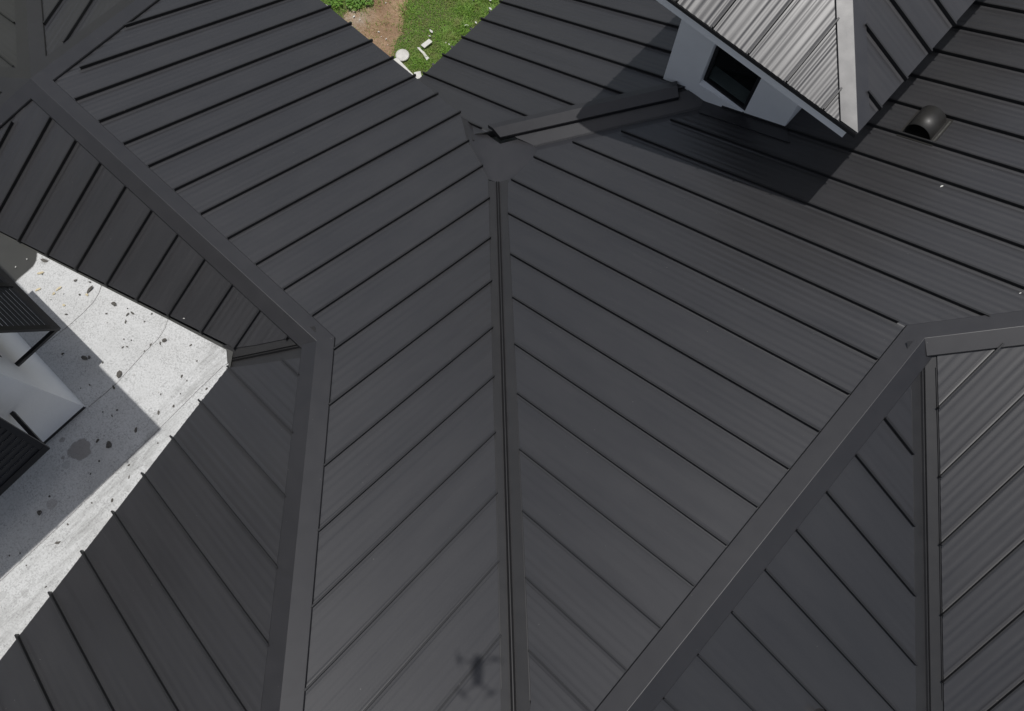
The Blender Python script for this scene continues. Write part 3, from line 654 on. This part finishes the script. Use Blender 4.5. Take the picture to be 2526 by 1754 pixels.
me = hood.data; me.polygons.foreach_set('use_smooth', [i < 2 * (n - 1) for i in range(len(me.polygons))])
mb = MB(); mb.bar(vc + va * (r_ + .03) + vw * -(hl + .03) + vn * .012, vc + va * (r_ + .03) + vw * (hl + .02) + vn * .012, .014, .006); mb.build('sealant_bead', m_sealant, vent)
# pipe boot peeping in at the bottom edge
vp = hit((2012, 1768), P4)
mb = MB(); mb.lathe(vp + (0, 0, .01), [(.12, 0), (.09, .012), (.06, .05), (.045, .06), (.044, .12), (.036, .12), (.036, .02)], 20); mb.build('pipe_boot', m_olive, house, True)

# ------------------------------------------------------------------ loose things on the roofs
def lump(r, sq=.55):
    mb = MB(); n1, n2 = 7, 4; V = [(0, 0, r * sq)]
    for j in range(1, n2):
        a = math.pi * j / n2
        for i in range(n1):
            k = random.uniform(.72, 1.2); t = 2 * math.pi * i / n1 + j * .4
            V.append((r * math.sin(a) * math.cos(t) * k, r * math.sin(a) * math.sin(t) * k, max(-r * .25, r * sq * math.cos(a) * random.uniform(.7, 1.2))))
    V.append((0, 0, -r * .25)); Fc = []
    for i in range(n1): Fc.append((0, 1 + i, 1 + (i + 1) % n1))
    for j in range(n2 - 2):
        for i in range(n1): a, b_ = 1 + j * n1, 1 + (j + 1) * n1; Fc.append((a + i, b_ + i, b_ + (i + 1) % n1, a + (i + 1) % n1))
    l = 1 + (n2 - 2) * n1
    for i in range(n1): Fc.append((l + i, len(V) - 1, l + (i + 1) % n1))
    return V, Fc
lumps = []
for i in range(6):
    V, Fc = lump(1.0); me = bpy.data.meshes.new('clod'); me.from_pydata(V, [], Fc); lumps.append(me)
def crumb(name, pos, r, mat, label, cat, group, stretch=1., rz=None, flat_=1.):
    me = random.choice(lumps).copy(); me.materials.clear(); me.materials.append(mat)
    o = bpy.data.objects.new(name, me); COL.objects.link(o); o.location = pos + np.array((0, 0, r * .2 * flat_ + .002))
    o.scale = (r * stretch, r, r * flat_); o.rotation_euler = (0, math.atan(-.144), random.random() * 6.28 if rz is None else rz)
    return tag(o, label, cat, group)
def shaded(q):              # inside the tower's shadow on the flat roof?
    h = hit(q, FL); return h[0] < shc[0] and h[1] < shc[1]
lab = {True: ('small dark dirt clod lying on the shaded part of the flat roof', 'dirt clods on the shaded flat roof'),
       False: ('small dark dirt clod lying on the sunlit white flat roof', 'dirt clods on the sunlit flat roof')}
sun_c = [(0, 1, *q) for q in ((405, 740, 22), (385, 862, 9), (683, 918, 15), (810, 932, 10), (720, 1045, 13), (1148, 1168, 8), (1192, 1210, 14), (1130, 1288, 11), (1365, 1215, 11), (1300, 1285, 9), (1440, 1480, 11), (1355, 1495, 13), (1302, 1550, 12), (1712, 1497, 10), (1115, 1443, 7), (1182, 1452, 8), (960, 1215, 9), (1105, 1515, 8), (600, 1220, 9), (1145, 1510, 7))]
sun_c += [(0, 2, *q) for q in ((1025, 278, 14), (810, 255, 7), (1222, 660, 17), (880, 755, 15), (1425, 505, 14), (1632, 178, 12), (1678, 218, 8), (1445, 338, 8), (1160, 972, 12), (895, 935, 11), (818, 1050, 10), (452, 1250, 13), (1162, 1080, 9), (1055, 480, 13), (928, 497, 7), (1010, 533, 7), (1768, 42, 10), (1855, 290, 13), (830, 1310, 10), (1010, 1290, 15), (615, 1500, 12), (570, 1565 - 1596 + 8, 14), (1620, 335, 8), (1560, 445, 13), (1420, 775, 9), (925, 55, 11), (730, 285, 7))]
sun_c += [(0, 3, *q) for q in ((190, 185, 9), (95, 205, 9), (530, 90, 17), (245, 295, 8), (420, 485, 8))]
for c_, r_i, x, y, sz in sun_c:
    q = S(c_, r_i, x, y); h = hit(q, FL); sc_ = sz * CK * 3.1e-3
    k = shaded(q); crumb('dirt_clod', h + (0, 0, .016), max(.007, sc_), m_dirt, lab[k][0], 'dirt clod', lab[k][1], random.uniform(1.0, 2.2), None, random.uniform(.15, .5))
# the ones that can be told apart
for (c_, r_i, x, y, sz), st_, rz, lb in (((0, 1, 812, 1000, 19), 2.4, 1.75, 'long dark chip lying near the upper edge of the white flat roof'),
        ((0, 1, 1028, 1128, 22), 1.35, .3, 'dark rounded clod on the sunlit membrane below the long dark chip'),
        ((0, 1, 1478, 1452, 21), 1.1, .8, 'square dark clod on a membrane lap in the sun'),
        ((0, 2, 1078, 160, 27), 1.3, -.9, 'largest dark clod beside the shadow edge, half pale'),
        ((0, 2, 985, 790, 27), 1.4, -.6, 'largest dark clod in the shade beside the brown stain'),
        ((0, 2, 365, 1395, 22), 1.2, .2, 'lone dark clod in the shade near the lower left edge'),
        ((0, 2, 765, 15, 20), 1.7, .3, 'wide dark clod in the shade beside the white tower wall'),
        ((0, 2, 808, 8, 13), 1.6, -.4, 'dark clod just right of the wide one in the shade'),
        ((0, 1, 1148, 1222, 9), 2.6, 1.6, 'thin upright dark splinter on the sunlit white roof')):
    h = hit(S(c_, r_i, x, y), FL); crumb('dirt_clod', h + (0, 0, .016), sz * CK * 3.9e-3, m_dirt, lb, 'dirt clod', None, st_, rz)
for q in ((0, 2, 883, 425), (0, 2, 880, 533), (0, 2, 1205, 165), (0, 2, 1425, 320), (0, 2, 503, 1198), (0, 1, 250, 728), (0, 1, 150, 798), (0, 1, 575, 1035), (0, 1, 460, 1085), (0, 1, 963, 1293)):
    h = hit(S(*q), FL); crumb('white_grit', h + (0, 0, .018), .007, m_pale, 'tiny white grit speck on the flat roof', 'grit', 'white grit on the flat roof', 1.2)
for q, st_, rz in (((0, 1, 370, 850), 3., .6 + .3), ((0, 1, 348, 998), 2.6, 1.2), ((0, 1, 532, 990), 2.8, 1.4), ((0, 1, 488, 1035), 1.5, 1.4), ((0, 1, 785, 1045), 1.4, .4), ((0, 1, 578, 1138), 1.6, .4)):
    h = hit(S(*q), FL); crumb('leaf_scrap', h + (0, 0, .016), .013, m_straw, 'yellow leaf scrap on the upper end of the flat roof', 'leaf scrap', 'yellow leaf scraps on the flat roof', st_, rz, .3)
for q, pl, rr, lb in (((3, 1, 1540, 82), P3, .012, 'white fleck below a seam on the right-hand slope'), ((3, 1, 2237, 1038), P3, .009, 'white fleck below a seam at the right edge'),
                      ((0, 1, 1655, 1257), P0, .008, 'pale curled chip on the short slope above the flat roof'), ((0, 3, 375, 1133), P2, .005, 'tiny pale fleck on the lower left slope')):
    h = hit(S(*q), pl); crumb('paint_fleck', h + (0, 0, .022), rr, m_pale, lb, 'fleck', None, 1.4, .9, .4)

# ------------------------------------------------------------------ lawn corner
def gp(x, y): return hit(C5(x, y), (0, 0, 0))
dirt_poly = [gp(*q)[:2] for q in ((250, -200), (620, -160), (1150, -160), (1120, 60), (1075, 170), (1065, 330), (1035, 450), (960, 560), (950, 690), (905, 790), (760, 760), (500, 480), (300, 230), (400, 120), (560, 110), (600, 20))]
dpx = np.array(dirt_poly)
def inside(p, poly):
    p = np.atleast_2d(p); r = np.zeros(len(p), bool); n = len(poly)
    for i in range(n):
        (xa, ya), (xb, yb_) = poly[i], poly[i - 1]
        if ya == yb_: continue
        r ^= ((ya > p[:, 1]) != (yb_ > p[:, 1])) & (p[:, 0] < (xb - xa) * (p[:, 1] - ya) / (yb_ - ya) + xa)
    return r
def edge_d(p):
    best = np.full(len(p), 9.)
    for i in range(len(dpx)):
        a_, b_ = dpx[i - 1], dpx[i]; ab = b_ - a_; t = np.clip(((p - a_) @ ab) / (ab @ ab), 0, 1)
        best = np.minimum(best, np.linalg.norm(p - a_ - ab * t[:, None], axis=1))
    return best
lawn_poly = [hit(q, (0, 0, 0))[:2] for q in ((620, -150), (1460, -150), (1260, 90), (1040, 290), (760, 130))]
sp_ = []
for i in range(len(dirt_poly)):
    a_, b_ = dpx[i - 1], dpx[i]; n_ = max(1, int(np.linalg.norm(b_ - a_) / .06))
    for j in range(n_): sp_.append(a_ + (b_ - a_) * j / n_ + np.random.normal(0, .015, 2))
tag(mk('bare_soil', [(p[0], p[1], .004) for p in ccw([tuple(x) for x in sp_])], [tuple(range(len(sp_)))], m_soil), kind='structure')
lp = np.array(lawn_poly); mn, mx_ = lp.min(0), lp.max(0)
keep = [gp(*q)[:2] for q in ((1068, 708), (1365, 570), (1330, 700), (1265, 955), (110, 130))]
def blades(n, hmin, hmax, wid, keep_d, lean):
    cl = np.random.rand(160, 2) * (mx_ - mn) + mn
    p = np.random.rand(n, 2) * (mx_ - mn) + mn; p = p[inside(p, lawn_poly)]
    d = edge_d(p) * np.where(inside(p, dirt_poly), 1, -1) + np.random.normal(0, .05, len(p))
    p = p[keep_d(d)]; m = len(p)
    tuft = np.zeros(m)
    for c_ in cl: tuft = np.maximum(tuft, np.exp(-((p - c_) ** 2).sum(1) / .03))
    h = np.random.uniform(hmin, hmax, m) * (.45 + .95 * tuft); az = np.random.rand(m) * 6.2832; ln = np.random.uniform(*lean, m) * h
    D = np.stack([np.cos(az), np.sin(az)], 1); Q = np.stack([-D[:, 1], D[:, 0]], 1) * wid / 2
    z = lambda xy, zz: np.concatenate([xy, np.broadcast_to(zz, (m,))[:, None]], 1)
    a_ = D * (ln * .35)[:, None]
    V = np.stack([z(p - Q, 0.), z(p + Q, 0.), z(p + a_ + Q * .8, h * .6), z(p + a_ - Q * .8, h * .6), z(p + D * ln[:, None], h * np.random.uniform(.75, 1, m))], 1).reshape(-1, 3)
    k = np.arange(m) * 5
    Fc = [f for i in k.tolist() for f in ((i, i + 1, i + 2, i + 3), (i + 3, i + 2, i + 4))]
    return V, Fc
V, Fc = blades(170000, .02, .10, .008, lambda d: (d < 0.) | (np.random.rand(len(d)) < .03), (.5, 1.6))
tag(mk('lawn_grass', V, Fc, m_grass), 'green uneven lawn grass in the corner between two eaves', 'grass', kind='stuff')
V, Fc = blades(40000, .004, .02, .004, lambda d: (d > -.1) | (np.random.rand(len(d)) < .1), (3., 9.))
tag(mk('dry_straw', V, Fc, m_dry), 'brown dry straw scattered over the bare soil patch', 'straw', kind='stuff')
# broad-leaved weeds at the top
def weed(p, r, n, label):
    V = []; Fc = []
    for i in range(n):
        a = random.random() * 6.283; d = r * random.random() ** .6; c_ = np.array([p[0] + math.cos(a) * d, p[1] + math.sin(a) * d, random.uniform(.04, .12)])
        az = random.random() * 6.283; L = random.uniform(.02, .035); u_ = np.array([math.cos(az), math.sin(az), random.uniform(-.4, .4)]); v_ = np.array([-math.sin(az), math.cos(az), random.uniform(-.3, .3)])
        k = len(V); V += [c_ - u_ * L, c_ + v_ * L * .5 - u_ * .2 * L, c_ + u_ * L, c_ - v_ * L * .5 - u_ * .2 * L]; Fc.append((k, k + 1, k + 2, k + 3))
    return tag(mk('leafy_weed', V, Fc, m_weed), label, 'weed', 'leafy weeds in the lawn')
for q, r_, n, lb in (((480, 70), .16, 120, 'broad-leaved weed clump left of the bare soil'), ((640, 30), .12, 90, 'broad-leaved weed clump at the top of the bare soil'), ((250, 60), .14, 90, 'leafy weed clump at the far left of the grass')):
    weed(gp(*q), r_, n, lb)
# litter
def disc(c_, r_, label):
    e = empty('bucket_lid', c_, label, 'bucket lid')
    mb = MB(); mb.lathe((0, 0, .062), [(.001, .014), (r_ * .74, .012), (r_ * .8, .02), (r_ * .84, .012), (r_ * .97, .016), (r_, .006), (r_, -.012), (r_ * .97, -.012)], 40); mb.build('lid_disc', m_white, e, True)
    for i in range(28):
        a = 2 * math.pi * i / 28; u_ = np.array((math.cos(a), math.sin(a), 0)); v_ = np.array((-u_[1], u_[0], 0))
        mb = MB(); mb.box(u_ * r_ * .9 + (0, 0, .078), u_ * r_ * .06, v_ * .004, (0, 0, .006)); mb.build('lid_rib', m_white, e)
disc(gp(1068, 708), .128, 'round white ribbed bucket lid lying on the grass by the eave corner')
disc(gp(95, 150), .125, 'white bucket lid half hidden under the eave at upper left')
def scrap(name, quad, th, label, cat, rough=0):
    pts = []
    for i in range(4):
        a_, b_ = gp(*quad[i]), gp(*quad[(i + 1) % 4])
        for j in range(4 if rough else 1): pts.append(a_ + (b_ - a_) * j / (4 if rough else 1) + np.array((random.uniform(-1, 1), random.uniform(-1, 1), 0)) * rough + (0, 0, .055 + th))
    mb = MB(); mb.prism(ccw(pts), th); return tag(mb.build(name, m_white), label, cat)
scrap('board_offcut', ((1295, 590), (1395, 512), (1438, 552), (1338, 625)), .03, 'white rectangular board offcut on the grass', 'board', .004)
scrap('trim_strip', ((1255, 618), (1280, 612), (1402, 745), (1372, 772)), .02, 'chipped white trim strip pointing to the lower right on the grass', 'trim strip', .008)
scrap('long_board', ((945, 770), (1005, 745), (1200, 950), (1200, 985)), .03, 'long white board lying partly under the left eave', 'board', .004)
dn = gp(1262, 968)
mb = MB(); mb.box(dn + (0, 0, .07), (.07, -.05, .02), (.035, .05, 0), (0, 0, .04)); mb.box(dn + (.05, -.045, .10), (.03, -.022, .0), (.028, .04, 0), (0, 0, .05)); mb.build('downspout_elbow', m_white)
tag(bpy.data.objects['downspout_elbow'], 'white downspout elbow in the corner where the two eaves meet', 'downspout')
for q, r_ in (((605, 20), .03), ((860, 48), .022), ((540, 258), .018), ((775, 405), .026), ((865, 493), .022), ((805, 465), .014), ((1420, 405), .05), ((1402, 465), .028), ((1970, 300), .035), ((1855, 335), .05), ((1600, 545), .03), ((1640, 565), .03), ((470, 215), .04), ((2150, 130), .05), ((2140, 8), .06), ((885, 565), .012), ((1945, 12), .05)):
    h = gp(*q); k = bool(inside(h[:2], dirt_poly)[0])
    crumb('litter_chip', h + (0, 0, .03 if k else .05), r_ * .45, m_white, 'small white chip of litter on the bare soil' if k else 'small white chip of litter in the grass', 'litter', 'white litter on the bare soil' if k else 'white litter in the grass', 1.7, None, .2)

# ------------------------------------------------------------------ the drone that holds the camera; only its shadow is in the picture
hd = np.array([-(0.6464), .7168, 0]); hd /= np.linalg.norm(hd); rt = np.array([hd[1], -hd[0], 0]); upv = np.array([0, 0, 1.])
dc = np.array([0, 0, HC + .10]) - hd * .07
dr = empty('drone', dc, 'small grey quadcopter hovering above the roof, seen only by its shadow', 'drone')
L_ = lambda f, r, z: hd * f + rt * r + upv * z
mb = MB()
secs = [(-.115, .026, .022), (-.10, .038, .032), (0, .046, .038), (.08, .042, .034), (.115, .026, .02)]
V = [L_(f, wx * math.cos(t), wz * math.sin(t)) for f, wx, wz in secs for t in [2 * math.pi * i / 14 for i in range(14)]]
Fc = [(k * 14 + i, k * 14 + (i + 1) % 14, (k + 1) * 14 + (i + 1) % 14, (k + 1) * 14 + i) for k in range(4) for i in range(14)] + [tuple(range(14))[::-1], tuple(range(56, 70))]
mk('body', V, Fc, m_drone, dr, True)
for f, r in ((.09, .15), (.09, -.15), (-.165, .115), (-.165, -.115)):
    mb = MB(); mb.bar(L_(f * .55, r * .15, .01), L_(f, r, .02), .014, .014); arm = mb.build('arm', m_drone, dr)
    mb = MB(); mb.lathe(L_(f, r, -.005), [(.0, -.02), (.014, -.02), (.022, .03), (.018, .042), (.0, .042)], 14); mb.build('motor', m_rotor, arm)
    t = random.random() * 6.28; bl = np.array([math.cos(t), math.sin(t), 0]); pp = np.array([-bl[1], bl[0], .12])
    mb = MB(); mb.box(L_(f, r, .042), bl * .07, pp * .006, (0, 0, .0008)); mb.build('propeller', m_rotor, arm)
mb = MB(); mb.box(L_(.07, 0, -.052), hd * .02, rt * .022, upv * .016); mb.build('gimbal_camera', m_rotor, dr)
